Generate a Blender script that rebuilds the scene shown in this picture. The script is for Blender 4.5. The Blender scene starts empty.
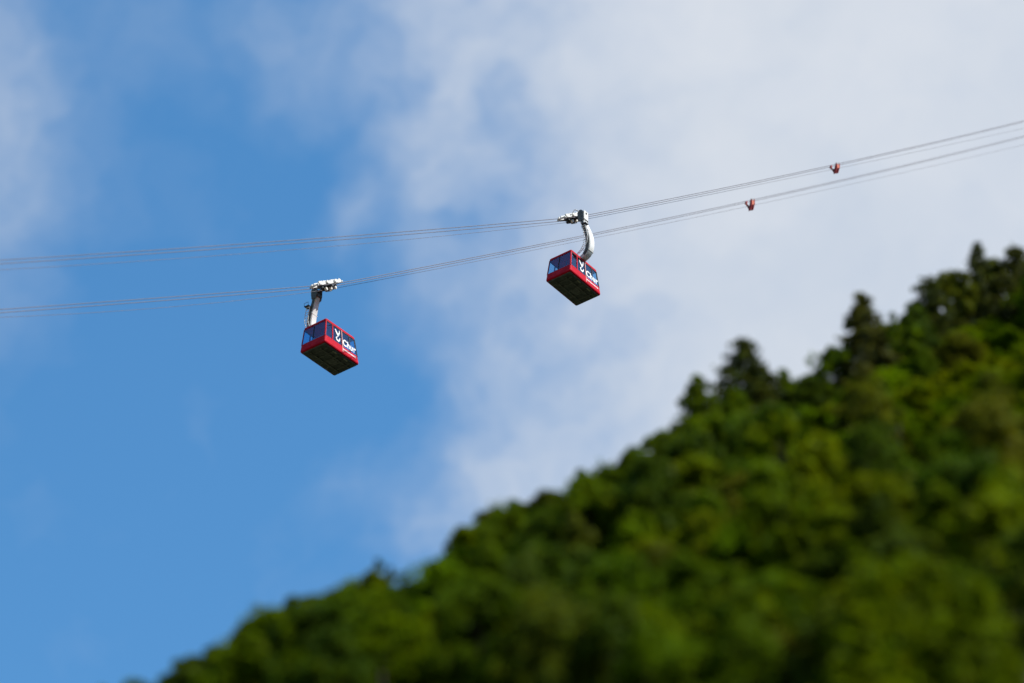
import bpy, bmesh, math, random
import numpy as np
from mathutils import Vector, Matrix

scene = bpy.context.scene
COL = scene.collection
R = math.radians

# ------------------------------------------------------------------ camera
CAM_Z = 1.7
PITCH = R(37.0)
FPX = 3825.0                                    # focal length in pixels of a 1024 px wide frame
cd = bpy.data.cameras.new('camera')
cd.sensor_width = 36.0
cd.lens = FPX / 1024 * 36.0
cd.clip_start = 0.5
cd.clip_end = 30000
cd.dof.use_dof = True
cd.dof.focus_distance = 348.0
cd.dof.aperture_fstop = 0.136
cam = bpy.data.objects.new('camera', cd)
COL.objects.link(cam)
cam.location = (0, 0, CAM_Z)
cam.rotation_euler = (R(90) + PITCH, 0, 0)
scene.camera = cam

# ------------------------------------------------------------------ light
SUN_EL, SUN_AZ = R(47), R(-21)                  # azimuth counted from +X (the right of the view) towards +Y
sun_dir = Vector((math.cos(SUN_EL) * math.cos(SUN_AZ), math.cos(SUN_EL) * math.sin(SUN_AZ), math.sin(SUN_EL)))
sl = bpy.data.lights.new('sun', 'SUN')
sl.energy = 4.4
sl.angle = R(0.53)
sl.color = (1.0, 0.95, 0.87)
so = bpy.data.objects.new('sun', sl)
COL.objects.link(so)
so.location = (150, -60, 300)
so.rotation_euler = (-sun_dir).to_track_quat('-Z', 'Y').to_euler()

scene.view_settings.view_transform = 'Standard'
scene.view_settings.look = 'None'
scene.view_settings.exposure = 0.5
scene.view_settings.gamma = 1.0
scene.view_settings.use_curve_mapping = False


class NT:
    """short-hand for building node trees"""
    def __init__(self, tree):
        self.t = tree
        tree.nodes.clear()

    def n(self, kind, **kw):
        nd = self.t.nodes.new(kind)
        for k, v in kw.items():
            setattr(nd, k, v)
        return nd

    def link(self, a, b):
        self.t.links.new(a, b)

    def put(self, sock, v):
        if isinstance(v, (int, float, tuple, list)):
            sock.default_value = v
        else:
            self.link(v, sock)

    def m(self, op, a, b=0.0, c=0.0, clamp=False):
        nd = self.n('ShaderNodeMath', operation=op, use_clamp=clamp)
        for s, v in zip(nd.inputs, (a, b, c)):
            self.put(s, v)
        return nd.outputs[0]

    def dot(self, v, d):
        nd = self.n('ShaderNodeVectorMath', operation='DOT_PRODUCT')
        self.put(nd.inputs[0], v)
        nd.inputs[1].default_value = d
        return nd.outputs['Value']

    def step(self, x, e0, e1, o0=0.0, o1=1.0):
        nd = self.n('ShaderNodeMapRange', interpolation_type='SMOOTHSTEP')
        for s, v in zip(nd.inputs, (x, e0, e1, o0, o1)):
            self.put(s, v)
        return nd.outputs[0]

    def noise(self, vec, scale, detail=4.0, rough=0.55, dist=0.0, col=False):
        nd = self.n('ShaderNodeTexNoise')
        self.put(nd.inputs['Vector'], vec)
        nd.inputs['Scale'].default_value = scale
        nd.inputs['Detail'].default_value = detail
        nd.inputs['Roughness'].default_value = rough
        nd.inputs['Distortion'].default_value = dist
        return nd.outputs['Color' if col else 'Fac']

    def mix(self, f, a, b, blend='MIX'):
        nd = self.n('ShaderNodeMix', data_type='RGBA', blend_type=blend)
        self.put(nd.inputs[0], f)
        self.put(nd.inputs[6], a)
        self.put(nd.inputs[7], b)
        return nd.outputs[2]


# ------------------------------------------------------------------ sky: Nishita with a thin bank of cloud
world = bpy.data.worlds.new('World')
scene.world = world
world.use_nodes = True
w = NT(world.node_tree)
sky = w.n('ShaderNodeTexSky', sky_type='NISHITA')
sky.sun_disc = False
sky.sun_elevation = SUN_EL
sky.sun_rotation = R(90) - SUN_AZ
sky.altitude = 600
sky.air_density = 1.0
sky.dust_density = 0.1
sky.ozone_density = 1.5
geo = w.n('ShaderNodeTexCoord').outputs['Generated']
FWD = (0.0, math.cos(PITCH), math.sin(PITCH))    # a fixed direction of the sky, towards the hill
UPV = (0.0, -math.sin(PITCH), math.cos(PITCH))
# directions are bent a little by noise so that the cloud edges fray
warp = w.noise(geo, 14.0, 5.0, 0.6, col=True)
wv = w.n('ShaderNodeVectorMath', operation='MULTIPLY_ADD')
w.link(warp, wv.inputs[0])
wv.inputs[1].default_value = (0.075, 0.075, 0.075)
w.link(geo, wv.inputs[2])
off = w.n('ShaderNodeVectorMath', operation='SUBTRACT')
w.link(wv.outputs[0], off.inputs[0])
off.inputs[1].default_value = (0.0375, 0.0375, 0.0375)
wd = off.outputs[0]
a = w.dot(wd, (1, 0, 0))
b = w.dot(wd, UPV)


def sky_blob(px, py, rx, ry, amp):
    """soft cloud patch round a direction of the sky"""
    ca, cb = (px - 512) / FPX, (341.5 - py) / FPX
    da = w.m('MULTIPLY', w.m('SUBTRACT', a, ca), FPX / rx)
    db = w.m('MULTIPLY', w.m('SUBTRACT', b, cb), FPX / ry)
    d2 = w.m('ADD', w.m('MULTIPLY', da, da), w.m('MULTIPLY', db, db))
    e = w.m('MULTIPLY', w.m('POWER', 2.71828, w.m('MULTIPLY', d2, -1.0)), amp)
    return e


bank = w.step(w.m('ADD', a, w.m('MULTIPLY', b, 0.04)), -0.044, 0.064)
dens = w.m('MULTIPLY', bank, 0.95)
for args in ((0, 140, 62, 150, 0.37), (285, 40, 80, 60, 0.26), (130, 60, 60, 60, 0.10), (110, 165, 40, 40, 0.08), (430, 60, 75, 150, 0.34), (560, 60, 90, 120, 0.22),
             (335, 225, 35, 40, 0.14), (470, 120, 55, 70, 0.18), (490, 300, 80, 60, 0.18), (510, 450, 95, 60, 0.22),
             (440, 505, 60, 35, 0.24), (475, 455, 60, 40, 0.12), (420, 190, 40, 40, 0.10), (345, 215, 30, 30, 0.12), (345, 480, 22, 30, 0.08), (185, 410, 14, 40, 0.05),
             (492, 140, 26, 32, -0.22), (560, 320, 45, 25, -0.18), (525, 140, 30, 40, -0.15), (480, 255, 40, 24, -0.18), (660, 320, 40, 22, -0.12)):
    dens = w.m('ADD', dens, sky_blob(*args))
fine = w.noise(wd, 30.0, 8.0, 0.62)
big = w.noise(wd, 7.0, 3.0, 0.5)
wisp = w.noise(wd, 95.0, 5.0, 0.6)
cmb = w.n('ShaderNodeCombineXYZ')                # streaks drawn out along the wind
w.link(w.m('MULTIPLY', w.m('ADD', w.m('MULTIPLY', a, 0.85), w.m('MULTIPLY', b, 0.53)), 16.0), cmb.inputs[0])
w.link(w.m('MULTIPLY', w.m('ADD', w.m('MULTIPLY', a, -0.53), w.m('MULTIPLY', b, 0.85)), 52.0), cmb.inputs[1])
w.link(w.m('MULTIPLY', w.dot(geo, FWD), 3.0), cmb.inputs[2])
streak = w.noise(cmb.outputs[0], 1.0, 7.0, 0.6)
fine = w.m('ADD', w.m('MULTIPLY', fine, 0.55), w.m('MULTIPLY', streak, 0.45))
fr = w.m('ADD', w.m('MULTIPLY', w.m('SUBTRACT', fine, 0.5), 1.25), w.m('MULTIPLY', w.m('SUBTRACT', wisp, 0.5), 0.30))
dens = w.m('ADD', dens, w.m('MULTIPLY', fr, w.m('MULTIPLY', w.step(dens, 0.0, 0.45, 0.20, 1.0), w.step(dens, 0.65, 0.95, 1.0, 0.25))))
dens = w.m('ADD', dens, w.m('MULTIPLY', w.m('SUBTRACT', big, 0.55), 0.15))
# away from this bank the same broken cloud goes on round the sky, thinning out at the skyline
front = w.step(w.m("ADD", w.dot(geo, FWD), w.m("MULTIPLY", w.m("SUBTRACT", big, 0.5), 0.10)), 0.86, 0.985)
sh = w.n('ShaderNodeVectorMath', operation='ADD')
w.link(wd, sh.inputs[0])
sh.inputs[1].default_value = (3.7, 1.9, 0.4)
rest = w.m('ADD', w.step(w.noise(sh.outputs[0], 3.2, 6.0, 0.55), 0.46, 0.68), w.m('MULTIPLY', fr, 0.5))
dens = w.m('ADD', w.m('MULTIPLY', dens, front), w.m('MULTIPLY', rest, w.m('SUBTRACT', 1.0, front)))
dens = w.m('MULTIPLY', dens, w.step(w.dot(geo, (0, 0, 1)), 0.02, 0.25))
cover = w.m('MINIMUM', w.m('MAXIMUM', dens, 0.0), 0.96)
shade = w.noise(wd, 22.0, 4.0, 0.5)
cloud_col = w.mix(w.step(shade, 0.3, 0.7), (0.455, 0.495, 0.555, 1), (0.50, 0.53, 0.578, 1))
bg1 = w.n('ShaderNodeBackground')
sky_hsv = w.n('ShaderNodeHueSaturation')
sky_hsv.inputs['Hue'].default_value = 0.492
sky_hsv.inputs['Saturation'].default_value = 1.26
sky_hsv.inputs['Value'].default_value = 1.05
w.link(sky.outputs[0], sky_hsv.inputs['Color'])
w.link(sky_hsv.outputs[0], bg1.inputs[0])
bg1.inputs[1].default_value = 0.15
bg2 = w.n('ShaderNodeBackground')
w.link(cloud_col, bg2.inputs[0])
bg2.inputs[1].default_value = 1.0
mx = w.n('ShaderNodeMixShader')
w.link(cover, mx.inputs[0])
w.link(bg1.outputs[0], mx.inputs[1])
w.link(bg2.outputs[0], mx.inputs[2])
wo = w.n('ShaderNodeOutputWorld')
w.link(mx.outputs[0], wo.inputs[0])


# ------------------------------------------------------------------ materials
def material(name):
    mt = bpy.data.materials.new(name)
    mt.use_nodes = True
    return mt, NT(mt.node_tree)


def paint(name, col, rough=0.4, metal=0.0, dirt=0.25, scale=3.0, coat=0.0, spec=0.3):
    mt, t = material(name)
    tc = t.n('ShaderNodeTexCoord').outputs['Object']
    nz = t.noise(tc, scale, 6.0, 0.6)
    dark = tuple(c * (1 - dirt) for c in col) + (1,)
    c = t.mix(t.step(nz, 0.35, 0.65), tuple(col) + (1,), dark)
    bs = t.n('ShaderNodeBsdfPrincipled')
    t.link(c, bs.inputs['Base Color'])
    t.link(t.step(nz, 0.3, 0.7, rough, min(1.0, rough + 0.15)), bs.inputs['Roughness'])
    bs.inputs['Metallic'].default_value = metal
    bs.inputs['Specular IOR Level'].default_value = spec
    bs.inputs['Coat Weight'].default_value = coat
    out = t.n('ShaderNodeOutputMaterial')
    t.link(bs.outputs[0], out.inputs[0])
    return mt


M_RED = paint('red_paint', (0.55, 0.006, 0.022), 0.45, 0, 0.2, 2.0, 0.0, 0.08)
M_UNDER = paint('underside_black', (0.10, 0.105, 0.085), 0.7, 0, 0.4)
M_BEAM = paint('underside_beam', (0.15, 0.15, 0.12), 0.6, 0, 0.4)
M_STEP = paint('step_metal', (0.34, 0.31, 0.20), 0.5, 0, 0.2)
M_GREY = paint('light_grey_enamel', (0.76, 0.77, 0.76), 0.42, 0, 0.07, 1.5)
M_STEEL = paint('galvanised_steel', (0.33, 0.34, 0.35), 0.5, 0.4, 0.3)
M_DARK = paint('dark_steel', (0.06, 0.065, 0.075), 0.5, 0.2, 0.3)
M_SHADE = paint('shade_grey', (0.13, 0.14, 0.14), 0.5, 0, 0.35)  # dark grey that paints shade onto the hanger arm and its head
M_COVER = paint('white_enamel', (0.74, 0.74, 0.72), 0.45, 0, 0.12)
M_EDGE = paint('door_edge_pink', (0.62, 0.36, 0.34), 0.5, 0, 0.2)
M_WHITE = paint('white_film', (0.86, 0.87, 0.88), 0.45, 0, 0.05)
M_TRIM = paint('dark_rubber', (0.02, 0.02, 0.024), 0.6, 0, 0.2)
M_CEIL = paint('cabin_lining', (0.03, 0.033, 0.04), 0.6, 0, 0.1)
M_CREAM = paint('sheave_polymer', (0.78, 0.76, 0.70), 0.5, 0, 0.15)
M_ORANGE = paint('signal_red_orange', (0.62, 0.17, 0.10), 0.45, 0, 0.15)
M_DKRED = paint('signal_red_dark', (0.46, 0.04, 0.035), 0.45, 0, 0.15)
M_ROPE = paint('wire_rope', (0.19, 0.18, 0.21), 0.6, 0.0, 0.2, 8.0)

M_GLASS, t = material('tinted_glass')
tr = t.n('ShaderNodeBsdfTransparent')
tr.inputs[0].default_value = (0.72, 0.88, 0.98, 1)
gl = t.n('ShaderNodeBsdfGlossy')
gl.inputs['Color'].default_value = (0.45, 0.78, 1.0, 1)
gl.inputs['Roughness'].default_value = 0.03
fz = t.n('ShaderNodeLayerWeight')
refl = t.m('MULTIPLY_ADD', t.m('POWER', fz.outputs['Facing'], 3.0), 0.42, 0.065)
ms = t.n('ShaderNodeMixShader')
t.link(refl, ms.inputs[0])
t.link(tr.outputs[0], ms.inputs[1])
t.link(gl.outputs[0], ms.inputs[2])
o = t.n('ShaderNodeOutputMaterial')
t.link(ms.outputs[0], o.inputs[0])

# leaves: the colour is the tree's own (object colour), varied from leaf to leaf
M_LEAF, t = material('leaf')
oi = t.n('ShaderNodeObjectInfo')
gm = t.n('ShaderNodeNewGeometry')
rnd = gm.outputs['Random Per Island']
hs = t.n('ShaderNodeHueSaturation')
t.link(t.step(rnd, 0.0, 1.0, 0.485, 0.515), hs.inputs['Hue'])
t.link(t.step(rnd, 0.0, 1.0, 0.75, 1.25), hs.inputs['Value'])
t.link(oi.outputs['Color'], hs.inputs['Color'])
df = t.n('ShaderNodeBsdfPrincipled')
t.link(hs.outputs[0], df.inputs['Base Color'])
df.inputs['Roughness'].default_value = 0.55
df.inputs['Specular IOR Level'].default_value = 0.03
tl = t.n('ShaderNodeBsdfTranslucent')
t.link(t.mix(1.0, hs.outputs[0], (1.15, 1.0, 0.35, 1), 'MULTIPLY'), tl.inputs[0])
ms = t.n('ShaderNodeMixShader')
ms.inputs[0].default_value = 0.44
t.link(df.outputs[0], ms.inputs[1])
t.link(tl.outputs[0], ms.inputs[2])
o = t.n('ShaderNodeOutputMaterial')
t.link(ms.outputs[0], o.inputs[0])

M_BARK = paint('bark', (0.05, 0.042, 0.03), 0.85, 0, 0.5, 6.0)

M_GROUND, t = material('forest_floor')
tc = t.n('ShaderNodeTexCoord').outputs['Object']
n1 = t.noise(tc, 0.05, 6.0, 0.6)
n2 = t.noise(tc, 0.9, 6.0, 0.65)
c1 = t.mix(t.step(n2, 0.35, 0.65), (0.018, 0.028, 0.008, 1), (0.050, 0.062, 0.018, 1))
c2 = t.mix(t.step(n1, 0.45, 0.65), c1, (0.055, 0.050, 0.032, 1))
sx = t.n('ShaderNodeSeparateXYZ')
t.link(tc, sx.inputs[0])
c3 = t.mix(t.step(sx.outputs['Z'], 2.0, 12.0), t.mix(t.step(n1, 0.4, 0.6), (0.085, 0.105, 0.045, 1), (0.12, 0.11, 0.075, 1)), c2)   # meadows and lanes on the valley floor
bs = t.n('ShaderNodeBsdfPrincipled')
t.link(c3, bs.inputs['Base Color'])
bs.inputs['Roughness'].default_value = 0.9
bp = t.n('ShaderNodeBump')
bp.inputs['Strength'].default_value = 0.6
t.link(n2, bp.inputs['Height'])
t.link(bp.outputs[0], bs.inputs['Normal'])
o = t.n('ShaderNodeOutputMaterial')
t.link(bs.outputs[0], o.inputs[0])


# ------------------------------------------------------------------ mesh helpers
class MB:
    """collects verts and faces for one mesh"""
    def __init__(self):
        self.v, self.f = [], []

    def add(self, verts, faces):
        k = len(self.v)
        self.v += [tuple(p) for p in verts]
        self.f += [tuple(i + k for i in fc) for fc in faces]
        return self

    def box(self, c, s, mat=None):
        x, y, z = (q / 2 for q in s)
        vs = [Vector((sx * x, sy * y, sz * z)) for sz in (-1, 1) for sy in (-1, 1) for sx in (-1, 1)]
        if mat is not None:
            vs = [mat @ p for p in vs]
        c = Vector(c)
        return self.add([p + c for p in vs], [(0, 2, 3, 1), (4, 5, 7, 6), (0, 1, 5, 4), (2, 6, 7, 3), (0, 4, 6, 2), (1, 3, 7, 5)])

    def bar(self, p, q, wd, ht, up=Vector((0, 0, 1))):
        p, q = Vector(p), Vector(q)
        d = (q - p).normalized()
        sd = d.cross(up)
        sd = sd.normalized() if sd.length > 1e-4 else Vector((0, 1, 0))
        u = sd.cross(d)
        vs = [e + sd * (a_ * wd / 2) + u * (b_ * ht / 2) for e in (p, q) for a_, b_ in ((-1, -1), (1, -1), (1, 1), (-1, 1))]
        return self.add(vs, [(3, 2, 1, 0), (4, 5, 6, 7)] + [(i, (i + 1) % 4, 4 + (i + 1) % 4, 4 + i) for i in range(4)])

    def tube(self, pts, rad, n=8, cap=True):
        pts = [Vector(p) for p in pts]
        rad = rad if isinstance(rad, (list, tuple)) else [rad] * len(pts)
        rings, ref = [], None
        for i, p in enumerate(pts):
            d = (pts[min(i + 1, len(pts) - 1)] - pts[max(i - 1, 0)]).normalized()
            if ref is None:
                ref = d.orthogonal().normalized()
            ref = (ref - d * ref.dot(d)).normalized()
            q = d.cross(ref)
            rings.append([p + (ref * math.cos(2 * math.pi * k / n) + q * math.sin(2 * math.pi * k / n)) * rad[i] for k in range(n)])
        return self.loft(rings, cap)

    def loft(self, rings, cap=True):
        n = len(rings[0])
        vs = [p for r_ in rings for p in r_]
        fs = [(i * n + k, i * n + (k + 1) % n, (i + 1) * n + (k + 1) % n, (i + 1) * n + k) for i in range(len(rings) - 1) for k in range(n)]
        if cap:
            fs += [tuple(range(n))[::-1], tuple((len(rings) - 1) * n + k for k in range(n))]
        return self.add(vs, fs)

    def disc(self, c, axis, r_, th, n=16, hub=0.0):
        c, axis = Vector(c), Vector(axis).normalized()
        return self.tube([c - axis * th / 2, c - axis * th * 0.3, c + axis * th * 0.3, c + axis * th / 2], [r_ * 0.86, r_, r_, r_ * 0.86] if not hub else [r_] * 4, n)

    def build(self, name, mat, parent=None, smooth=False, bevel=0.0):
        me = bpy.data.meshes.new(name)
        me.from_pydata(self.v, [], self.f)
        bm = bmesh.new()
        bm.from_mesh(me)
        bmesh.ops.recalc_face_normals(bm, faces=bm.faces)
        if bevel:
            bmesh.ops.bevel(bm, geom=[e for e in bm.edges if len(e.link_faces) == 2 and e.calc_face_angle(0) > 0.7], offset=bevel, segments=2, affect='EDGES')
        bm.to_mesh(me)
        bm.free()
        me.materials.append(mat)
        if smooth:
            me.polygons.foreach_set('use_smooth', [True] * len(me.polygons))
        ob = bpy.data.objects.new(name, me)
        COL.objects.link(ob)
        ob.parent = parent
        return ob


def tag(ob, label=None, cat=None, group=None, kind=None):
    for k, v in (('label', label), ('category', cat), ('group', group), ('kind', kind)):
        if v:
            ob[k] = v
    return ob


def empty(name, loc=(0, 0, 0), rz=0.0):
    e = bpy.data.objects.new(name, None)
    e.empty_display_size = 0.5
    COL.objects.link(e)
    e.location = loc
    e.rotation_euler = (0, 0, rz)
    return e


# ------------------------------------------------------------------ terrain: valley floor and one steep wooded spur
HX, HY, HZ = 28.0, 160.0, 123.5                  # a point of the crest, with the crest running down to the left


def fbm(x, y, seed=0):
    rs = np.random.RandomState(seed)
    z = np.zeros_like(x)
    for k in range(14):
        wl = 60.0 * 0.74 ** k
        an = rs.uniform(0, 2 * math.pi)
        z += np.sin((x * math.cos(an) + y * math.sin(an)) * 2 * math.pi / wl + rs.uniform(0, 6.28)) * wl * 0.011
    return z


def height(x, y):
    x, y = np.asarray(x, float), np.asarray(y, float)
    front = HZ + 0.95 * (y - HY) + 0.33 * (x - HX)
    back = HZ - 0.30 * (y - HY) + 1.27 * (x - HX)
    cap = 185 - 0.42 * np.maximum(0, np.hypot(x - 170, y - 260) - 130)
    k = 3.0
    hh = -k * np.log(np.exp(-np.clip(front, -400, 400) / k) + np.exp(-np.clip(back, -400, 400) / k) + np.exp(-np.clip(cap, -400, 400) / k) + 1e-60)
    hh = np.where(hh > 0, hh + fbm(x, y) * np.clip(hh / 20, 0, 1), hh)
    g = 0.3 * np.sin(x * 0.013) * np.sin(y * 0.011)
    r_ = np.hypot(x, y)
    near = np.clip((r_ - 20) / 40, 0, 1)
    an = np.arctan2(y, x)
    far = np.clip((r_ - 400) / 2300, 0, 1)
    rim = far * far * (3 - 2 * far) * (1050 + 160 * np.sin(3 * an + 1) + 90 * np.sin(7 * an + 2) + 60 * np.sin(13 * an))   # unseen far side of the valley, raised to block horizon glow
    return np.maximum(hh, g * near + rim)


def H(x, y):
    return float(height(np.array([x]), np.array([y]))[0])


def axis_coords(lo, hi, step, far):
    c = list(np.arange(lo, hi + step / 2, step))
    s, p = step, hi
    up = []
    while p < far:
        s *= 1.18
        p += s
        up.append(p)
    s, p = step, lo
    dn = []
    while p > -far:
        s *= 1.18
        p -= s
        dn.append(p)
    return np.array(dn[::-1] + c + up)


gx = axis_coords(-60, 110, 1.6, 9000)
gy = axis_coords(10, 230, 1.6, 9000)
GX, GY = np.meshgrid(gx, gy)
GZ = height(GX, GY)
nx, ny = len(gx), len(gy)
vv = np.stack([GX.ravel(), GY.ravel(), GZ.ravel()], 1)
ii = np.arange(nx * ny).reshape(ny, nx)
ff = np.stack([ii[:-1, :-1].ravel(), ii[:-1, 1:].ravel(), ii[1:, 1:].ravel(), ii[1:, :-1].ravel()], 1)


def np_mesh(name, verts, quads, mat, parent=None, smooth=False):
    me = bpy.data.meshes.new(name)
    me.vertices.add(len(verts))
    me.vertices.foreach_set('co', np.asarray(verts, np.float32).ravel())
    me.loops.add(quads.size)
    me.loops.foreach_set('vertex_index', quads.astype(np.int32).ravel())
    me.polygons.add(len(quads))
    me.polygons.foreach_set('loop_start', np.arange(0, quads.size, quads.shape[1], dtype=np.int32))
    me.polygons.foreach_set('loop_total', np.full(len(quads), quads.shape[1], np.int32))
    if smooth:
        me.polygons.foreach_set('use_smooth', np.ones(len(quads), bool))
    me.update(calc_edges=True)
    me.materials.append(mat)
    ob = bpy.data.objects.new(name, me)
    COL.objects.link(ob)
    ob.parent = parent
    return ob


tag(np_mesh('terrain', vv, ff, M_GROUND, None, True), 'steep wooded hillside rising to the right above the valley floor', 'hillside', kind='structure')


# ------------------------------------------------------------------ trees
def leaf_cloud(rs, centers, radii, per, size, squash=0.8, aspect=1.5, up=0.35):
    """leaf-sized quads spread through clumps"""
    C_, N_ = [], []
    for c, r_ in zip(centers, radii):
        d = rs.normal(size=(per, 3))
        d /= np.linalg.norm(d, axis=1)[:, None]
        rr = r_ * (0.35 + 0.65 * rs.rand(per) ** 0.5)
        p = d * rr[:, None]
        p[:, 2] *= squash
        C_.append(c + p)
        nn = d * 0.55 + rs.normal(size=(per, 3)) * 0.6
        nn[:, 2] += up
        N_.append(nn)
    C_, N_ = np.concatenate(C_), np.concatenate(N_)
    N_ /= np.linalg.norm(N_, axis=1)[:, None]
    return quads_at(rs, C_, N_, size, aspect)


def quads_at(rs, C_, N_, size, aspect):
    n = len(C_)
    t1 = np.cross(N_, rs.normal(size=(n, 3)))
    t1 /= np.linalg.norm(t1, axis=1)[:, None]
    t2 = np.cross(N_, t1)
    s = size * (0.6 + 0.8 * rs.rand(n))[:, None]
    a_, b_ = t1 * s * 0.5 * aspect, t2 * s * 0.5
    V = np.stack([C_ - a_, C_ - b_ * 0.9, C_ + a_, C_ + b_ * 0.9], 1).reshape(-1, 3)
    F = np.arange(4 * n).reshape(n, 4)
    return V, F


def make_broadleaf(seed, ht=5.0, rad=1.7, nclump=80, per=80, name='broadleaf_tree', leaf=0.155, low=0.22):
    rs = np.random.RandomState(seed)
    root = empty(name)
    mb = MB()
    lean = rs.uniform(-0.3, 0.3, 2)
    tp = [(lean[0] * k * k, lean[1] * k * k, -0.5 + (ht * 0.85 + 0.5) * k) for k in np.linspace(0, 1, 6)]
    mb.tube(tp, [0.14 * (1 - 0.8 * k) + 0.02 for k in np.linspace(0, 1, 6)], 7)
    cen, rr = [], []
    for k in range(nclump):
        z = rs.uniform(low, 0.97) if k % 9 else rs.uniform(0.9, 1.06)
        prof = math.sin(math.pi * min(1, max(0.05, (z - low + 0.18) / (1.22 - low))) ** 0.8) ** 0.6
        an, q = rs.uniform(0, 2 * math.pi), rs.rand() ** 0.5 * rs.choice([1.0, 1.0, 1.0, 1.22])
        bump = 1 + 0.28 * math.sin(3 * an + seed) + 0.12 * math.sin(5 * an + 2 * seed)
        r_ = rad * prof * q * bump
        cen.append(np.array([lean[0] * z + r_ * math.cos(an), lean[1] * z + r_ * math.sin(an), z * ht]))
        rr.append(rad * rs.uniform(0.11, 0.30))
    for k in range(9):
        c = Vector(cen[k])
        z0 = max(0.3, c.z - 0.55 * math.hypot(c.x, c.y) - 0.3)
        i = z0 / (ht * 0.85)
        mb.tube([(lean[0] * i * i, lean[1] * i * i, z0), tuple(c * 0.55 + Vector((0, 0, z0)) * 0.45), tuple(c)], [0.055, 0.035, 0.015], 5)
    mb.build('trunk', M_BARK, root, True)
    V, F = leaf_cloud(rs, cen, rr, per, leaf)
    np_mesh('crown', V, F, M_LEAF, root)
    return root


def make_conifer(seed, ht=7.0, rad=1.7, name='conifer_tree', ragged=0.35, per=30):
    rs = np.random.RandomState(seed)
    root = empty(name)
    mb = MB()
    mb.tube([(0, 0, -0.5), (0.03, 0, ht * 0.4), (0, 0.03, ht * 0.75), (0.02, 0, ht)], [0.17, 0.12, 0.06, 0.012], 7)
    Cs, Ns = [], []
    z = ht * 0.10
    while z < ht * 0.985:
        k = 1 - z / ht
        nb = 5 + int(3 * k)
        a0 = rs.uniform(0, 6.28)
        for j in range(nb):
            an = a0 + j * 2 * math.pi / nb + rs.uniform(-0.3, 0.3)
            ln = rad * (k ** 0.62) * (1 + rs.uniform(-ragged, ragged)) + 0.12
            tip = np.array([math.cos(an) * ln, math.sin(an) * ln, z + ln * rs.uniform(-0.30, 0.12)])
            bs_ = np.array([0, 0, z])
            mb.tube([tuple(bs_), tuple(bs_ * 0.5 + tip * 0.5 + np.array([0, 0, 0.04])), tuple(tip)], [0.028, 0.018, 0.006], 4, False)
            n = max(6, int(per * ln / rad * 1.3))
            u = rs.rand(n) ** 0.75
            p = bs_ + (tip - bs_) * u[:, None] + rs.normal(size=(n, 3)) * np.array([0.13, 0.13, 0.09]) * (0.5 + ln / rad * 0.7)
            p[:, 2] -= 0.10 * u
            nn = rs.normal(size=(n, 3)) * 0.55
            nn[:, 2] += 0.8
            Cs.append(p)
            Ns.append(nn)
        z += ht * 0.042 * (0.7 + 0.6 * rs.rand())
    C_, N_ = np.concatenate(Cs), np.concatenate(Ns)
    N_ /= np.linalg.norm(N_, axis=1)[:, None]
    V, F = quads_at(rs, C_, N_, 0.20, 1.7)
    mb.build('trunk', M_BARK, root, True)
    np_mesh('crown', V, F, M_LEAF, root)
    return root


def copy_tree(src):
    c = src.copy()
    COL.objects.link(c)
    for ch in src.children:
        d = ch.copy()
        COL.objects.link(d)
        d.parent = c
    return c


BROAD = [make_broadleaf(11 + k, 5.0, (1.6, 1.9, 1.45, 1.75, 2.0, 1.5)[k], 76 + 5 * k) for k in range(6)]
SAPL = [make_broadleaf(31, 5.0, 0.75, 16, 50, 'slender_sapling', 0.14, 0.35)]
CONI = [make_conifer(51 + k, 7.0, (1.7, 2.5, 1.55)[k], 'conifer_tree', (0.35, 0.4, 0.5)[k], 44) for k in range(3)]
USED = set()

COLS = {'yellow-green': (0.150, 0.215, 0.003), 'bright green': (0.118, 0.205, 0.004), 'mid-green': (0.098, 0.168, 0.006),
        'dark green': (0.072, 0.122, 0.013), 'olive': (0.115, 0.145, 0.016), 'blackish green': (0.070, 0.090, 0.036)}  # blackish green is lifted to stand for haze over the ridge conifers


def place(kind, x, y, ht, wid, colour, label, cat, group, rs):
    """one tree standing on the slope; the first of each kind is the original"""
    src = kind
    t_ = src if src.name not in USED else copy_tree(src)
    USED.add(src.name)
    base = 7.0 if src.name.startswith('conifer') else 5.0
    t_.location = (x, y, H(x, y) - 0.05)
    t_.rotation_euler = (0, 0, rs.uniform(0, 6.28))
    t_.scale = (wid, wid, ht / base)
    c = np.array(COLS[colour]) * rs.uniform(0.74, 1.08)
    for ch in t_.children:
        ch.color = (c[0] * rs.uniform(0.9, 1.1), c[1], c[2] * rs.uniform(0.9, 1.1), 1)
    tag(t_, label, cat, group)
    return t_


# view geometry, only used to know which part of the slope the photograph shows
def project(p):
    d = Vector(p) - Vector((0, 0, CAM_Z))
    z = d.y * math.cos(PITCH) + d.z * math.sin(PITCH)
    u = -d.y * math.sin(PITCH) + d.z * math.cos(PITCH)
    return 512 + FPX * d.x / z, 341.5 - FPX * u / z, d.length


# crest trees: (bearing column, height of the top in metres above the crest line found there, ...)
def crest_point(px):
    """the spot along that bearing where the slope stands highest against the sky"""
    yy = np.arange(70, 230, 0.4)
    x = np.zeros_like(yy)
    for _ in range(5):
        z = height(x, yy)
        x = (px - 512) / FPX * (yy * math.cos(PITCH) + (z - CAM_Z) * math.sin(PITCH))
    k = int(np.argmax((z - CAM_Z) / yy))
    return project((x[k], yy[k], z[k]))[1], float(x[k]), float(yy[k]), float(z[k])


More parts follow.
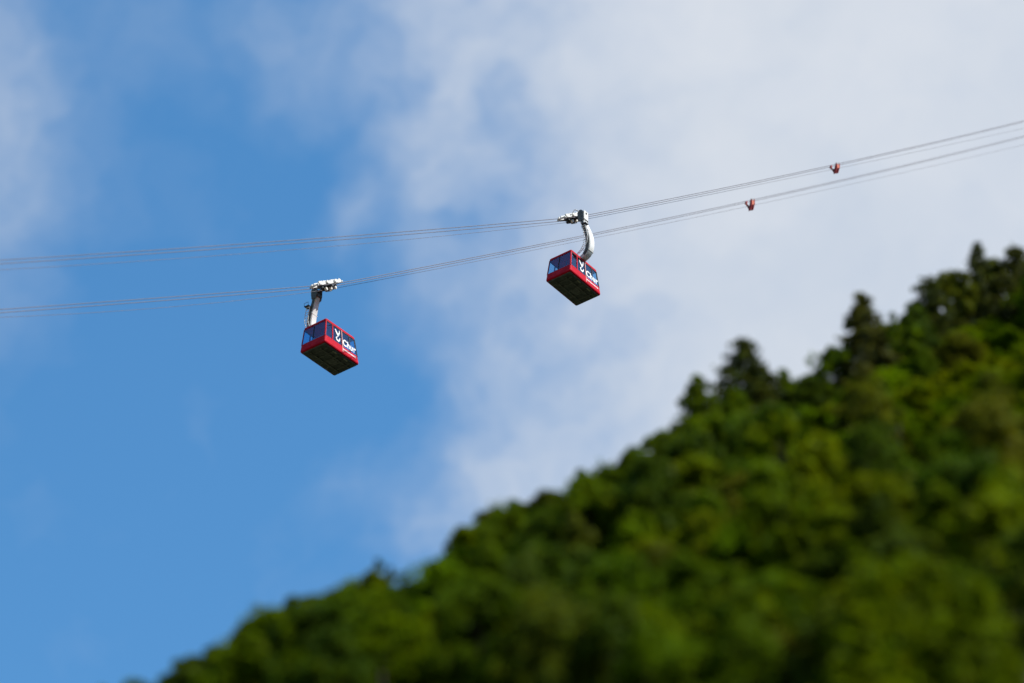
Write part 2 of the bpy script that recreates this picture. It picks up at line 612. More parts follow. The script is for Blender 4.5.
RS = np.random.RandomState(5)
CREST = [  # column, row of the top, kind, width factor, colour, label
    (93, 690, BROAD[2], 0.6, 'mid-green', 'small treetop barely peeking up at the lower left end of the ridge'),
    (138, 680, BROAD[0], 0.75, 'mid-green', 'low rounded tree where the ridge meets the bottom edge'),
    (186, 660, BROAD[1], 0.8, 'mid-green', 'rounded green tree second up from the bottom end of the ridge'),
    (216, 648, BROAD[3], 0.7, 'dark green', 'dark rounded tree low on the ridge beside a pointed little conifer'),
    (241, 624, CONI[2], 0.75, 'dark green', 'small pointed conifer low on the ridge'),
    (272, 612, BROAD[4], 0.75, 'mid-green', 'green tree on the ridge between the small conifer and a domed tree'),
    (305, 596, BROAD[5], 0.85, 'dark green', 'domed dark tree standing a little proud of the lower ridge'),
    (338, 598, BROAD[0], 0.75, 'mid-green', 'green tree on the ridge just below two wispy saplings'),
    (371, 562, SAPL[0], 0.8, 'dark green', 'taller of two wispy saplings sticking up from the lower ridge'),
    (393, 569, SAPL[0], 0.7, 'dark green', 'shorter of two wispy saplings sticking up from the lower ridge'),
    (384, 590, BROAD[1], 0.85, 'bright green', 'bright green tree on the ridge beneath the wispy saplings'),
    (424, 578, BROAD[2], 0.8, 'bright green', 'bright green tree in the notch of the ridge'),
    (463, 528, CONI[0], 0.85, 'dark green', 'dark ragged tree rising above the notch of the ridge'),
    (492, 514, BROAD[3], 0.85, 'olive', 'olive rounded tree crowning the middle of the ridge'),
    (520, 504, BROAD[5], 0.8, 'mid-green', 'mid-green tree on the middle ridge next to the olive one'),
    (546, 496, BROAD[4], 0.75, 'olive', 'olive tree just left of the narrow upright tree of the ridge'),
    (575, 474, SAPL[0], 1.25, 'mid-green', 'narrow upright tree on the middle of the ridge'),
    (612, 468, BROAD[1], 0.8, 'dark green', 'dark broad tree on the ridge just right of the narrow upright tree'),
    (640, 450, BROAD[0], 0.8, 'dark green', 'dark tree on the ridge leading up to the conifers'),
    (668, 432, BROAD[2], 0.8, 'mid-green', 'green tree at the foot of the small spruce on the ridge'),
    (702, 374, CONI[2], 1.0, 'dark green', 'small spruce to the left of the tallest ridge conifer'),
    (728, 402, BROAD[5], 0.7, 'dark green', 'dark rounded tree filling the gap between two ridge conifers'),
    (750, 338, CONI[1], 1.05, 'blackish green', 'tallest blackish conifer standing against the white sky'),
    (768, 366, CONI[0], 0.8, 'blackish green', 'lower conifer pressed against the tallest one'),
    (788, 368, CONI[2], 0.75, 'dark green', 'small pointed conifer just right of the tallest conifer'),
    (815, 374, BROAD[3], 0.8, 'dark green', 'dark low tree in the dip of the upper ridge'),
    (842, 346, BROAD[1], 0.8, 'mid-green', 'green tree at the foot of the ragged lone conifer'),
    (870, 290, CONI[2], 1.05, 'blackish green', 'ragged lone conifer on the upper ridge against pale cloud'),
    (892, 322, BROAD[4], 0.8, 'mid-green', 'green tree in the gap beside the ragged lone conifer'),
    (916, 300, BROAD[0], 0.85, 'dark green', 'dark tree at the shoulder of the upper ridge'),
    (938, 274, CONI[1], 0.85, 'blackish green', 'broad blackish conifer at the shoulder of the upper ridge'),
    (964, 268, BROAD[5], 0.9, 'olive', 'olive tree between the two dark conifers of the upper ridge'),
    (989, 238, CONI[0], 0.75, 'blackish green', 'highest small conifer poking above the upper ridge'),
    (1006, 258, BROAD[3], 0.9, 'olive', 'olive brown tree high on the ridge under the highest conifer'),
    (1026, 244, CONI[1], 0.9, 'blackish green', 'dark conifer cut by the right edge of the picture'),
]
ridge = []
for px, row, kind, wid, colour, label in CREST:
    py, x, y, z = crest_point(px)
    dist = project((x, y, z))[2]
    ht = (py - row) / FPX * dist / math.cos(PITCH)      # metres from ground to top
    ht = max(2.0, ht * (0.92 if kind in BROAD else 1.0) - (0.15 if px < 440 else 0.0))
    place(kind, x, y, ht, wid, colour, label, 'tree', 'trees along the crest of the ridge', RS)
    ridge.append((x, y))

# the wood on the face of the spur
ORDER = ['yellow-green', 'bright green', 'mid-green', 'dark green', 'olive']
spots = []
grid = 2.4
for gy_ in np.arange(70, 190, grid):
    for gx_ in np.arange(-45, 50, grid):
        x = gx_ + RS.uniform(-1.0, 1.0)
        y = gy_ + RS.uniform(-1.0, 1.0)
        z = H(x, y)
        if z < 5:
            continue
        front = HZ + 0.95 * (y - HY) + 0.33 * (x - HX)
        back = HZ - 0.30 * (y - HY) + 1.27 * (x - HX)
        if front > back + 1.5:
            continue
        px, py, dist = project((x, y, z))
        if -30 < px < 1060 and py - 70 < 700 and py > 200:
            if min((x - a_) ** 2 + (y - b_) ** 2 for a_, b_ in ridge) < 1.0:
                continue
            spots.append((x, y, px, py))
spots = spots[:295]
FACE = {}
LANDMARKS = [(330, 'domed ridge tree'), (480, 'wispy ridge saplings'), (600, 'narrow upright ridge tree'), (720, 'small ridge spruce'), (800, 'tallest ridge conifer'),
             (905, 'ragged lone conifer'), (2000, 'highest small conifer')]
SIL = sorted((c[0], c[1]) for c in CREST)
for x, y, px, py in spots:
    nz = float(fbm(np.array([x * 4.0]), np.array([y * 4.0]), 3)[0])
    k = RS.rand()
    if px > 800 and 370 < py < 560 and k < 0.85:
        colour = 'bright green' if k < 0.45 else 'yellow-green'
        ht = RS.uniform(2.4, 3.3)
    else:
        colour = 'yellow-green' if k < 0.17 else 'bright green' if k < 0.40 else 'mid-green' if k < 0.66 else 'dark green' if k < 0.92 else 'olive'
        ht = RS.uniform(3.0, 6.6)
    kind = CONI[int(RS.randint(3))] if RS.rand() < 0.06 else SAPL[0] if RS.rand() < 0.12 else BROAD[int(RS.randint(6))]
    wid = RS.uniform(0.7, 1.1) * (0.5 + 0.5 * ht / 5.2) * (1.4 if ht < 3.3 else 1.0)
    room = (py - np.interp(px, [q[0] for q in SIL], [q[1] for q in SIL]) - 14) / FPX * project((x, y, H(x, y)))[2] / math.cos(PITCH)
    if room < 1.8:
        continue
    if ht > room:
        wid, ht = wid * (0.5 + 0.5 * room / ht), room
    band = 'low on the slope' if py > 620 else 'halfway up' if py > 500 else 'high up'
    lm = next(n_ for lim, n_ in LANDMARKS if px < lim)
    if kind in CONI and colour in ('yellow-green', 'bright green'):
        colour = 'dark green'
    sp = 'conifer' if kind in CONI else 'slender sapling' if kind in SAPL else 'bush' if ht < 3.3 else 'small tree' if ht < 4.6 else 'tree' if ht < 6 else 'tall tree'
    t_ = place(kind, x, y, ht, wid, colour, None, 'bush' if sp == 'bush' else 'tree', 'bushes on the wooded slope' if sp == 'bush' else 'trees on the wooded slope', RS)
    FACE.setdefault((colour, sp, band, lm), []).append((px, t_))
ORD = ['leftmost', 'second from left', 'third from left', 'fourth from left', 'fifth from left', 'sixth from left', 'seventh from left', 'eighth from left', 'ninth from left', 'tenth from left', 'eleventh from left', 'twelfth from left', 'thirteenth from left', 'fourteenth from left']
for (colour, sp, band, lm), lst in FACE.items():
    lst.sort(key=lambda q: q[0])
    for i, (_, t_) in enumerate(lst):
        t_['label'] = f'{colour} {sp} {band} under the {lm}'.replace('low on the slope', 'low down') + ('' if len(lst) == 1 else f', {ORD[min(i, 13)]}')

# undergrowth between the trunks: nobody could count it
rs = np.random.RandomState(77)
n = 26000
ux, uy = rs.uniform(-45, 50, n), rs.uniform(72, 190, n)
fr_, bk_ = HZ + 0.95 * (uy - HY) + 0.33 * (ux - HX), HZ - 0.30 * (uy - HY) + 1.27 * (ux - HX)
ok = fr_ < bk_ + 4
ux, uy = ux[ok], uy[ok]
uz = height(ux, uy) + rs.rand(len(ux)) ** 2 * 0.9
N_ = rs.normal(size=(len(ux), 3)) * 0.6
N_[:, 2] += 0.6
N_ /= np.linalg.norm(N_, axis=1)[:, None]
V, F = quads_at(rs, np.stack([ux, uy, uz], 1), N_, 0.42, 1.6)
ug = np_mesh('undergrowth', V, F, M_LEAF)
ug.color = (0.050, 0.088, 0.008, 1)
tag(ug, 'low dark undergrowth covering the ground between the hillside trees', 'undergrowth', kind='stuff')

# ------------------------------------------------------------------ ropeway
HEAD = R(53)
LD = Vector((math.cos(HEAD), math.sin(HEAD), 0))
WD = Vector((-math.sin(HEAD), math.cos(HEAD), 0))
GAUGE = 0.40                                      # half the distance of the two track ropes of one line
#            s of the car, offset, height of the track rope there; slopes and curvature below and above the car
FAR = dict(s=201.37, w=171.72, z=205.36 - 0.226 + CAM_Z, lo=(0.6865, 0.00009), hi=(0.7760, 0.00017))
NEAR = dict(s=222.17, w=160.46, z=220.75 - 0.154 + CAM_Z, lo=(0.7110, 0.00016), hi=(0.7866, 0.00020))
FAR_H = dict(FAR, z=205.36 - 0.60 + CAM_Z, lo=(0.7327, 0.00113), hi=(0.7748, 0.000126))
NEAR_H = dict(NEAR, z=220.75 - 0.52 + CAM_Z, lo=(0.7308, 0.00037), hi=(0.7890, 0.000089))


def on_rope(tr, ds, lat=0.0):
    m, q = tr['lo'] if ds < 0 else tr['hi']
    if ds < 0:
        m0 = m
        dz = m * ds + q * ds * ds if ds > -120 else m * -120 + q * 14400 + (m - 240 * q) * (ds + 120)
    else:
        dz = m * ds + q * ds * ds
    p = LD * (tr['s'] + ds) + WD * (tr['w'] + lat)
    return Vector((p.x, p.y, tr['z'] + dz))


def rope(name, tr, lat, rad, label, group):
    ds = np.concatenate([np.linspace(-230, -8, 40), np.linspace(-6, 6, 9), np.linspace(10, 420, 60)])
    mb = MB().tube([on_rope(tr, float(d), lat) for d in ds], rad, 8)
    ob = mb.build(name, M_ROPE, None, True)
    tag(ob, label, 'cable', group)


for tr, hr, nm, car in ((NEAR, NEAR_H, 'upper', 'upper right'), (FAR, FAR_H, 'lower', 'lower left')):
    rope('track_rope', tr, -GAUGE, 0.030, f'top steel rope of the pair carrying the {car} cable car', 'steel ropes of the cable car line')
    rope('track_rope', tr, GAUGE, 0.030, f'second steel rope of the pair carrying the {car} cable car', 'steel ropes of the cable car line')
    rope('haul_rope', hr, 0.0, 0.017, f'thin hauling rope hanging below the rope pair of the {car} cable car', 'steel ropes of the cable car line')

# ---------------------------------------------------------------- cable cars
CH = 2.68


def hx(z): return 2.36 - 0.40 * z / CH
def hy(z): return 1.41 - 0.16 * z / CH


def rrect(z, inset=0.0, r_=0.16, n=4):
    a_, b_ = hx(z) - inset, hy(z) - inset
    r_ = max(0.03, r_ - inset * 0.5)
    pts = []
    for cx, cy, a0 in ((a_ - r_, b_ - r_, 0), (-a_ + r_, b_ - r_, 90), (-a_ + r_, -b_ + r_, 180), (a_ - r_, -b_ + r_, 270)):
        for k in range(n + 1):
            an = R(a0 + 90 * k / n)
            pts.append(Vector((cx + r_ * math.cos(an), cy + r_ * math.sin(an), z)))
    return pts


def lift(ring, z): return [Vector((p.x, p.y, z)) for p in ring]


SILL, HEADZ = 0.80, 2.48


def side_pt(x_, z, out, sgn=-1):
    """point on the long wall; x_ in -1..1 of the wall's own width"""
    return Vector((x_ * hx(z), sgn * (hy(z) + out), z))


def end_pt(y_, z, out, sgn=-1):
    return Vector((sgn * (hx(z) + out), y_ * hy(z), z))


def slab(fn, u0, u1, z0, z1, o0, o1, sgn):
    mb = MB()
    vs = [fn(u, z, o_, sgn) for o_ in (o0, o1) for z in (z0, z1) for u in (u0, u1)]
    mb.add(vs, [(0, 2, 3, 1), (4, 5, 7, 6), (0, 1, 5, 4), (2, 6, 7, 3), (0, 4, 6, 2), (1, 3, 7, 5)])
    return mb


def letters(text, size, ext=0.0, bold=0.0):
    cu = bpy.data.curves.new('lettering', 'FONT')
    cu.body = text
    cu.size = size
    cu.offset = bold
    cu.space_character = 1.06
    cu.resolution_u = 4
    ob = bpy.data.objects.new('lettering', cu)
    COL.objects.link(ob)
    bpy.context.view_layer.update()
    me = bpy.data.meshes.new_from_object(ob.evaluated_get(bpy.context.evaluated_depsgraph_get()))
    bpy.data.objects.remove(ob)
    bpy.data.curves.remove(cu)
    return me


def stick(me, name, ox, oz, sx, sz, parent, out=0.006, shear=0.0):
    """lay a flat mesh on the long wall that faces the viewer"""
    for v in me.vertices:
        x, z = ox + v.co.x * sx + shear * v.co.y, oz + v.co.y * sz
        v.co = Vector((x, -(hy(z) + out), z))
    me.materials.clear()
    me.materials.append(M_WHITE)
    ob = bpy.data.objects.new(name, me)
    COL.objects.link(ob)
    ob.parent = parent
    return ob


def stroke_mesh(strokes):
    """flat mesh of tapered strokes: [(x, y, half width), ...]"""
    vs, fs = [], []
    for st in strokes:
        k = len(vs)
        for i, (x, y, h_) in enumerate(st):
            a_ = st[max(i - 1, 0)]
            b_ = st[min(i + 1, len(st) - 1)]
            d = Vector((b_[0] - a_[0], b_[1] - a_[1]))
            d.normalize()
            vs += [(x - d.y * h_, y + d.x * h_, 0), (x + d.y * h_, y - d.x * h_, 0)]
        for i in range(len(st) - 1):
            fs.append((k + 2 * i + 1, k + 2 * i + 3, k + 2 * i + 2, k + 2 * i))
    me = bpy.data.meshes.new('emblem')
    me.from_pydata(vs, [], fs)
    return me


def smooth_rings(rings, n=4):
    """Catmull-Rom in-betweens, so that a lofted arm bends evenly"""
    out = []
    for i in range(len(rings) - 1):
        a_, b_, c_, d_ = (rings[max(0, min(len(rings) - 1, i + k))] for k in (-1, 0, 1, 2))
        for j in range(n):
            u = j / n
            out.append([0.5 * (2 * q + (r_ - p) * u + (2 * p - 5 * q + 4 * r_ - s_) * u * u + (3 * q - p - 3 * r_ + s_) * u ** 3) for p, q, r_, s_ in zip(a_, b_, c_, d_)])
    return out + [rings[-1]]


PANES = ((-0.95, -0.57), (-0.52, 0.03), (0.08, 0.54), (0.58, 0.95))


def make_car(tr, arm_side, label, shift=0.0, sway=0.0, drop=8.10, trail=0.0):
    m0 = 0.5 * (tr['lo'][0] + tr['hi'][0])
    top = on_rope(tr, 0.0)
    FLOOR = -drop                                  # cabin floor below the ropes
    top = on_rope(tr, shift)
    root = empty('cable_car', top + LD * (FLOOR * math.sin(sway)) + Vector((0, 0, FLOOR * math.cos(sway))), HEAD)
    root.rotation_euler = (0, sway, HEAD)           # the cabin swings a little on its pivot
    tag(root, label, 'cable car', 'red cabins of the cable car line')
    RZ = -FLOOR                                    # height of the rope in the car's own frame

    # cabin shell
    tub = MB().loft([lift(rrect(0.0, 0.13), 0.0), lift(rrect(0.0, 0.04), 0.045), lift(rrect(0.1, 0.0), 0.13), rrect(SILL, 0.0), rrect(SILL, 0.07), lift(rrect(0.1, 0.07), 0.10)])
    tb = tub.build('cabin_tub', M_RED, root)
    rf = MB().loft([rrect(HEADZ, 0.07), rrect(HEADZ, 0.0), rrect(CH, 0.0), lift(rrect(CH, 0.05), CH + 0.06), lift(rrect(CH, 0.25), CH + 0.11), ])
    rfo = rf.build('roof', M_RED, root)
    MB().loft([lift(rrect(HEADZ, 0.075), HEADZ + 0.02), lift(rrect(HEADZ, 0.075), HEADZ + 0.05)]).build('ceiling_lining', M_CEIL, rfo)
    for sx in (-1, 1):
        for sy in (-1, 1):
            r0, r1 = [], []
            for z, dst in ((SILL - 0.02, r0), (HEADZ + 0.02, r1)):
                a_, b_ = hx(z) + 0.003, hy(z) + 0.003
                rr_ = 0.16
                rr_ = 0.09
                arc = [(a_ - rr_ + rr_ * math.sin(R(q)), b_ - rr_ + rr_ * math.cos(R(q))) for q in (0, 22, 45, 68, 90)]
                pts = [(a_ * 0.955, b_)] + arc + [(a_, b_ * 0.93), (a_ - 0.06, b_ * 0.93), (a_ - 0.11, b_ - 0.11), (a_ * 0.955, b_ - 0.06)]
                dst += [Vector((sx * x, sy * y, z)) for x, y in pts]
            MB().loft([r0, r1]).build('corner_post', M_RED if sx < 0 else M_TRIM, root)
    # windows of the long walls
    for sgn in (-1, 1):
        for i, (u0, u1) in enumerate(PANES):
            slab(side_pt, u0, u1, SILL - 0.01, HEADZ + 0.01, -0.045, -0.030, sgn).build('window', M_GLASS, root)
        for i in range(3):
            slab(side_pt, PANES[i][1] - 0.002, PANES[i + 1][0] + 0.002, SILL - 0.005, HEADZ + 0.005, -0.06, -0.004, sgn).build('mullion', M_RED if i != 2 else M_TRIM, root)
        slab(side_pt, -0.945, 0.945, HEADZ - 0.075, HEADZ - 0.002, -0.028, -0.012, sgn).build('window_seal', M_TRIM, root)
        slab(side_pt, 0.90, 0.945, SILL + 0.002, HEADZ - 0.08, -0.028, -0.010, sgn).build('window_seal', M_TRIM, root)
        ds_ = slab(side_pt, 0.035, 0.075, 0.20, HEADZ + 0.02, 0.002, 0.012, sgn).build('door_edge', M_EDGE, root)
    for sgn in (-1, 1):
        for u0, u1 in ((-0.93, 0.02), (0.06, 0.93)):
            slab(end_pt, u0, u1, SILL - 0.01, HEADZ + 0.01, -0.045, -0.030, sgn).build('window', M_GLASS, root)
        slab(end_pt, 0.018, 0.062, SILL - 0.005, HEADZ + 0.005, -0.06, -0.004, sgn).build('mullion', M_TRIM, root)
        slab(end_pt, -0.92, 0.92, 1.02, 1.07, -0.25, -0.21, sgn).build('handrail', M_STEEL, root)
    # inside: poles, a bench and the operator's desk
    for x_ in (-1.0, 0.6):
        MB().tube([(x_, 0, 0.10), (x_, 0, HEADZ + 0.03)], 0.03, 8).build('grab_pole', M_STEEL, root)
    MB().box((1.55, 0.55, 0.62), (0.5, 0.8, 1.04)).build('control_desk', M_DARK, root, bevel=0.03)
    # underside
    uf = MB().loft([lift(rrect(0, 0.20), -0.10), lift(rrect(0, 0.15), -0.004)]).build('underframe', M_UNDER, root)
    for x_ in (-1.55, -0.8, 0.0, 0.8, 1.55):
        MB().box((x_, 0, -0.125), (0.10, 2.1, 0.05)).build('floor_beam', M_BEAM, uf)
    for y_ in (-0.55, 0.55):
        MB().box((0, y_, -0.165), (3.9, 0.12, 0.03)).build('floor_beam', M_BEAM, uf)
    MB().box((0.4, 0.0, -0.115), (0.62, 0.72, 0.028)).build('floor_hatch', M_BEAM, uf)
    for x_ in (-0.62, 0.85):
        MB().box((x_, -1.08, -0.125), (0.50, 0.13, 0.05)).build('step', M_STEP, uf, bevel=0.01)
    # lettering and emblem on the wall that faces the valley
    me = letters('Chur', 1.0, bold=0.03)
    xs = [v.co.x for v in me.vertices]
    stick(me, 'lettering', 0.12, 1.0, 1.80 / (max(xs) - min(xs)), 0.95, root, 0.006, 0.10)
    bars, x0 = [], 0.0
    rr_ = random.Random(4)
    while x0 < 1.78:                                # a line of print too small to read
        bw = rr_.uniform(0.07, 0.12)
        bars.append([(x0, 0.08, 0.06), (x0 + bw, 0.08, 0.06)])
        x0 += bw + rr_.uniform(0.02, 0.05)
    stick(stroke_mesh(bars), 'small_print', 0.16, 0.46, 1, 1, root)
    emb = stroke_mesh([
        [(-0.30, 0.62, 0.05), (-0.18, 0.44, 0.085), (0.00, 0.24, 0.10), (0.14, 0.13, 0.05)],
        [(0.30, 0.72, 0.03), (0.25, 0.46, 0.06), (0.12, 0.22, 0.07), (-0.02, 0.02, 0.04)],
        [(-0.08, -0.02, 0.03), (-0.20, -0.18, 0.08), (-0.14, -0.34, 0.08), (0.06, -0.38, 0.085), (0.24, -0.22, 0.07), (0.28, -0.02, 0.04)],
    ])
    stick(emb, 'emblem', -0.50, 1.48, 1.0, 1.12, root)

    # hanger: a bent box arm that leaves the middle of the roof, bows out to one side and comes back to the carriage
    s_ = arm_side
    path = [(0.30, 2.82, .30, .20), (0.95, 2.88, .31, .22), (1.45, 3.05, .33, .25), (1.80, 3.45, .35, .27), (1.93, 4.10, .36, .28), (1.90, 4.85, .35, .27),
            (1.74, 5.60, .34, .25), (1.52, 6.30, .32, .23), (1.32, 6.95, .30, .21), (1.20, 7.45, .28, .20)]
    rings = []
    for i, (y, z, a_, b_) in enumerate(path):
        p, q = path[max(i - 1, 0)], path[min(i + 1, len(path) - 1)]
        d = Vector((0, q[0] - p[0], q[1] - p[1])).normalized()
        n_ = Vector((0, d.z, -d.y))
        ring = []
        ch = 0.06
        for ex, en in ((-1, -1), (1, -1), (1, 1), (-1, 1)):
            for c1_, c2_ in (((ch, 0), (0, ch)) if ex * en > 0 else ((0, ch), (ch, 0))):
                pass
            if ex * en > 0:
                ring += [Vector((ex * (a_), 0, 0)) + n_ * (en * (b_ - ch)), Vector((ex * (a_ - ch), 0, 0)) + n_ * (en * b_)]
            else:
                ring += [Vector((ex * (a_ - ch), 0, 0)) + n_ * (en * b_), Vector((ex * a_, 0, 0)) + n_ * (en * (b_ - ch))]
        ring = [Vector((0, y, z)) + p_ for p_ in ring]
        cx = sum(p_.x for p_ in ring) / 8
        cc = Vector((0, y, z))
        ring.sort(key=lambda p_: math.atan2((p_ - cc).dot(n_), p_.x))
        rings.append([Vector((p_.x, s_ * p_.y, p_.z)) for p_ in ring])
    arm = MB().loft(smooth_rings(rings)).build('hanger_arm', M_GREY, root)
    shade_rings = []
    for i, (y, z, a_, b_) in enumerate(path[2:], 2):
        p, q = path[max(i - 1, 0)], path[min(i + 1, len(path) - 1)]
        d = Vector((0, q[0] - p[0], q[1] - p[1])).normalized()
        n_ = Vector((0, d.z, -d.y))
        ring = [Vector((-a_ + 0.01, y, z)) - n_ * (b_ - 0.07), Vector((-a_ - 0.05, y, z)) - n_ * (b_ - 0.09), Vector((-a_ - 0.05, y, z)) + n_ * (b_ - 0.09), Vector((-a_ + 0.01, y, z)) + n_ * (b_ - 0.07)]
        shade_rings.append([Vector((p_.x, s_ * p_.y, p_.z)) for p_ in ring])
    MB().loft(smooth_rings(shade_rings)).build('shade_panel', M_SHADE, arm)  # dark strip added to paint shade on the arm's downhill face
    for i in (3, 6, 8):                             # flange joints
        y, z, a_, b_ = path[i]
        p, q = path[i - 1], path[i + 1]
        d = Vector((0, q[0] - p[0], q[1] - p[1])).normalized()
        rot = Matrix.Rotation(math.atan2(-d.y, d.z) * s_, 3, 'X')
        MB().box((0, s_ * y, z), (2 * a_ + 0.04, 2 * b_ + 0.04, 0.05), rot).build('flange', M_GREY, arm)
    MB().box((0, 0, 2.83), (1.5, 1.1, 0.10)).build('roof_mount', M_DARK, root)
    for x_ in (-0.6, 0.6):
        for y_ in (-0.4, 0.4):
            MB().tube([(x_, y_, CH + 0.09), (x_, y_, 2.80)], 0.06, 8).build('damper', M_DARK, root)
    # service ladder on the downhill side of the arm, with a small platform at its top
    lad = MB()
    off_ = -0.66
    lp = [(0.98, 3.05), (1.52, 3.4), (1.84, 3.9), (1.97, 4.6), (1.86, 5.4), (1.66, 6.1)]
    for ex in (-0.19, 0.19):
        lad.tube([(off_, s_ * (y + ex), z) for y, z in lp], 0.028, 6)
    for k in range(14):
        u = k / 13 * (len(lp) - 1)
        i = min(int(u), len(lp) - 2)
        y = lp[i][0] + (lp[i + 1][0] - lp[i][0]) * (u - i)
        z = lp[i][1] + (lp[i + 1][1] - lp[i][1]) * (u - i)
        lad.tube([(off_, s_ * (y - 0.19), z), (off_, s_ * (y + 0.19), z)], 0.024, 5)
    for y, z in (lp[1], lp[3], lp[5]):
        lad.tube([(off_, s_ * y, z), (-0.30, s_ * y, z)], 0.025, 5)
    lad.build('ladder', M_GREY, root)
    pf = MB().box((-0.55, s_ * 1.78, 6.25), (0.50, 0.50, 0.05))
    pf.tube([(-0.78, s_ * 1.56, 6.25), (-0.78, s_ * 1.56, 6.6), (-0.78, s_ * 2.0, 6.6), (-0.78, s_ * 2.0, 6.25)], 0.022, 5)
    pf.build('platform', M_DARK, root)
    # head of the arm: cheek plates with the big pivot, and the cross shaft to the carriage
    for ex in (-0.33, 0.33):
        hd = MB()
        prof = [(1.48, 7.10), (1.52, 7.60), (1.48, 8.10), (1.25, 8.36), (0.98, 8.36), (0.82, 8.10), (0.88, 7.5), (1.02, 7.05)]
        hd.loft([[Vector((ex - 0.05, s_ * y, z)) for y, z in prof], [Vector((ex + 0.05, s_ * y, z)) for y, z in prof]])
        cheek = hd.build('cheek_plate', M_SHADE, arm)
    MB().box((0, s_ * 1.17, 7.72), (0.56, 0.52, 0.80)).build('arm_head', M_SHADE, arm, bevel=0.05)  # head box and cheeks in dark grey, painting in the carriage's shade
    MB().box((0, s_ * 1.53, 7.72), (0.66, 0.06, 1.0)).build('head_cover', M_COVER, arm, bevel=0.02)
    MB().disc((0.0, s_ * 1.55, 7.95), (0, 1, 0), 0.10, 0.10, 16).build('pivot_cap', M_TRIM, arm)
    MB().tube([(0, s_ * 1.40, 7.95), (0, -s_ * 0.65, 7.95)], 0.13, 14).build('pivot_shaft', M_DARK, root)
    MB().tube([(-0.36, s_ * 1.05, 8.10), (-0.50, s_ * 0.95, 8.30), (-0.80, s_ * 0.85, 8.25), (-0.98, s_ * 0.75, 7.85)], 0.045, 6).build('guard_rail', M_STEEL, root)

    ang = math.atan(m0) + sway
    k = (RZ - 2.75) / (8.10 - 2.75)                 # hanger length and rake fitted to this car
    for ch in root.children_recursive:
        for v in ch.data.vertices:
            if v.co.z > 2.75:
                q = (v.co.z - 2.75) / 5.35
                v.co.z = 2.75 + (v.co.z - 2.75) * k + trail * math.sin(ang) * q
                v.co.x += trail * math.cos(ang) * q
    # carriage: running along both track ropes
    ex_ = Vector((math.cos(ang), 0, math.sin(ang)))
    ez_ = Vector((-math.sin(ang), 0, math.cos(ang)))
    rot = Matrix((ex_, (0, 1, 0), ez_)).transposed()
    org = Vector((0, 0, RZ)) + ex_ * trail

    def C3(x_, y_, z_): return org + ex_ * x_ + Vector((0, y_, 0)) + ez_ * z_
    cr = MB()
    cr.box(C3(0, 0, 0.04), (2.7, 0.30, 0.34), rot)
    cr.box(C3(0, 0, -0.26), (1.7, 0.42, 0.22), rot)
    carr = cr.build('carriage_beam', M_DARK, root, bevel=0.03)
    NW = 6
    for sy in (-1, 1):
        for k in range(NW):
            x_ = -1.62 + 3.24 * k / (NW - 1)
            wm = MB().disc(C3(x_, sy * GAUGE, 0.245), (0, 1, 0), 0.21, 0.16, 14)
            wm.build('sheave', M_CREAM, carr)
        for k in range(NW // 2):
            xa, xb = -1.62 + 3.24 * (2 * k) / (NW - 1), -1.62 + 3.24 * (2 * k + 1) / (NW - 1)
            for e_ in (-0.10, 0.10):
                pr = [(xa - 0.13, 0.12), (xa - 0.10, 0.28), ((xa + xb) / 2, 0.36), (xb + 0.10, 0.28), (xb + 0.13, 0.12), ((xa + xb) / 2, 0.06)]
                MB().loft([[C3(px_, sy * GAUGE + e_ - 0.012, pz_) for px_, pz_ in pr], [C3(px_, sy * GAUGE + e_ + 0.012, pz_) for px_, pz_ in pr]]).build('rocker_plate', M_COVER, carr)
        for k in range(2):
            xm = (-1 if k == 0 else 1) * 0.90
            MB().box(C3(xm, sy * (GAUGE - 0.16), 0.40), (1.25, 0.06, 0.16), rot).build('bogie_beam', M_GREY, carr)
        MB().box(C3(0, sy * 0.22, 0.22), (1.9, 0.06, 0.26), rot).build('side_beam', M_STEEL, carr)
    for x_ in (-0.75, 0.0, 0.75):
        MB().box(C3(x_, -0.28, -0.30), (0.26, 0.22, 0.26), rot).build('track_brake', M_CREAM, carr, bevel=0.03)
    for x_ in (-1.98, 1.98):
        MB().box(C3(x_, 0, 0.18), (0.16, 0.95, 0.14), rot).build('rope_guide', M_GREY, carr, bevel=0.02)
    MB().box(C3(0.0, 0, -0.40), (0.9, 0.14, 0.16), rot).build('haul_grip', M_STEEL, carr)
    return root


make_car(FAR, 1, 'lower left red cable car cabin with lettering, hanging from a straight looking white arm', -0.05, R(-3.0), 7.72, -0.36)
make_car(NEAR, -1, 'upper right red cable car cabin with lettering, hanging from a curved pale grey arm')


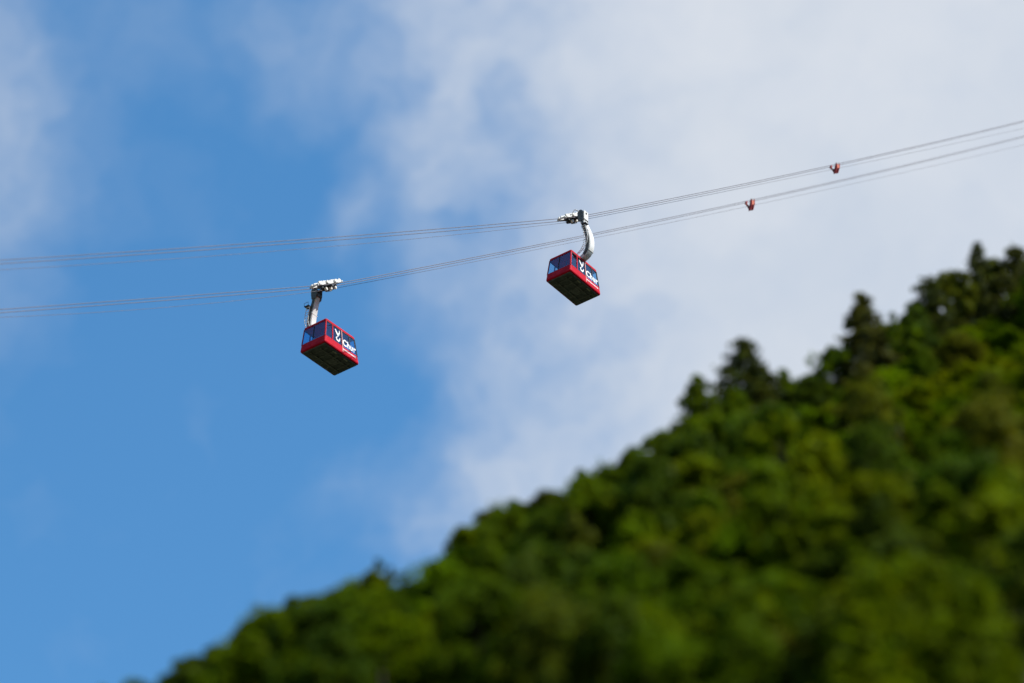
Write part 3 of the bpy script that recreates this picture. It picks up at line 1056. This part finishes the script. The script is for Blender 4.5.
# ---------------------------------------------------------------- slack carriers clamped to the ropes
def make_carrier(tr, hr, ds, label):
    p = on_rope(tr, ds)
    hz = on_rope(hr, ds).z - p.z                   # the haul rope below
    root = empty('rope_carrier', p, HEAD)
    tag(root, label, 'rope carrier', 'red rope carriers on the cable car line')
    m, q = tr['hi']
    ang = math.atan(m + 2 * q * ds)
    ex_ = Vector((math.cos(ang), 0, math.sin(ang)))
    ez_ = Vector((-math.sin(ang), 0, math.cos(ang)))
    rot = Matrix((ex_, (0, 1, 0), ez_)).transposed()
    low = hz - 0.55
    for sy, wdt in ((1, 0.30), (-1, 0.62)):
        cl = MB().box(Vector((0, sy * GAUGE, 0.045)), (wdt, 0.16, 0.22), rot).build('rope_clamp', M_STEEL if sy < 0 else M_DKRED, root, bevel=0.02)
    # near yoke: two upright plates with a bright panel between
    for x_ in (-0.26, 0.26):
        MB().loft([[Vector((x_ - 0.03, y, z + x_ * 0.76)) for y, z in ((-0.50, 0.06), (-0.30, 0.06), (-0.10, low * 0.75), (0.0, low - 0.12), (-0.28, low - 0.12), (-0.50, low * 0.5))],
                   [Vector((x_ + 0.03, y, z + x_ * 0.76)) for y, z in ((-0.50, 0.06), (-0.30, 0.06), (-0.10, low * 0.75), (0.0, low - 0.12), (-0.28, low - 0.12), (-0.50, low * 0.5))]]).build('yoke_plate', M_DKRED, root)
    mb = MB()
    mb.add([Vector((x_, y, z + x_ * 0.76)) for y in (-0.44, -0.40) for x_, z in ((-0.22, -0.10), (0.22, -0.10), (0.22, low * 0.55), (-0.22, low * 0.55))],
           [(0, 1, 2, 3), (7, 6, 5, 4), (0, 4, 5, 1), (1, 5, 6, 2), (2, 6, 7, 3), (3, 7, 4, 0)])
    mb.build('yoke_panel', M_ORANGE, root)
    # far arm slanting up to the second rope
    MB().bar((0, GAUGE + 0.12, -0.02), (0, -0.12, low), 0.20, 0.12, Vector((1, 0, 0))).build('yoke_arm', M_DKRED, root)
    MB().bar((-0.12, GAUGE + 0.06, -0.10), (-0.05, 0.06, low * 0.98), 0.05, 0.05, Vector((1, 0, 0))).build('brace', M_ORANGE, root)
    for x_ in (-0.16, 0.16):
        MB().disc((x_, -0.02, hz - 0.13 + x_ * 0.76), (0, 1, 0), 0.12, 0.14, 14).build('roller', M_DARK, root)
    return root


make_carrier(NEAR, NEAR_H, 47.4, 'upper of two small red rope carriers, nearer the right edge')
make_carrier(FAR, FAR_H, 68.9, 'lower of two small red rope carriers, nearer the curved arm car')
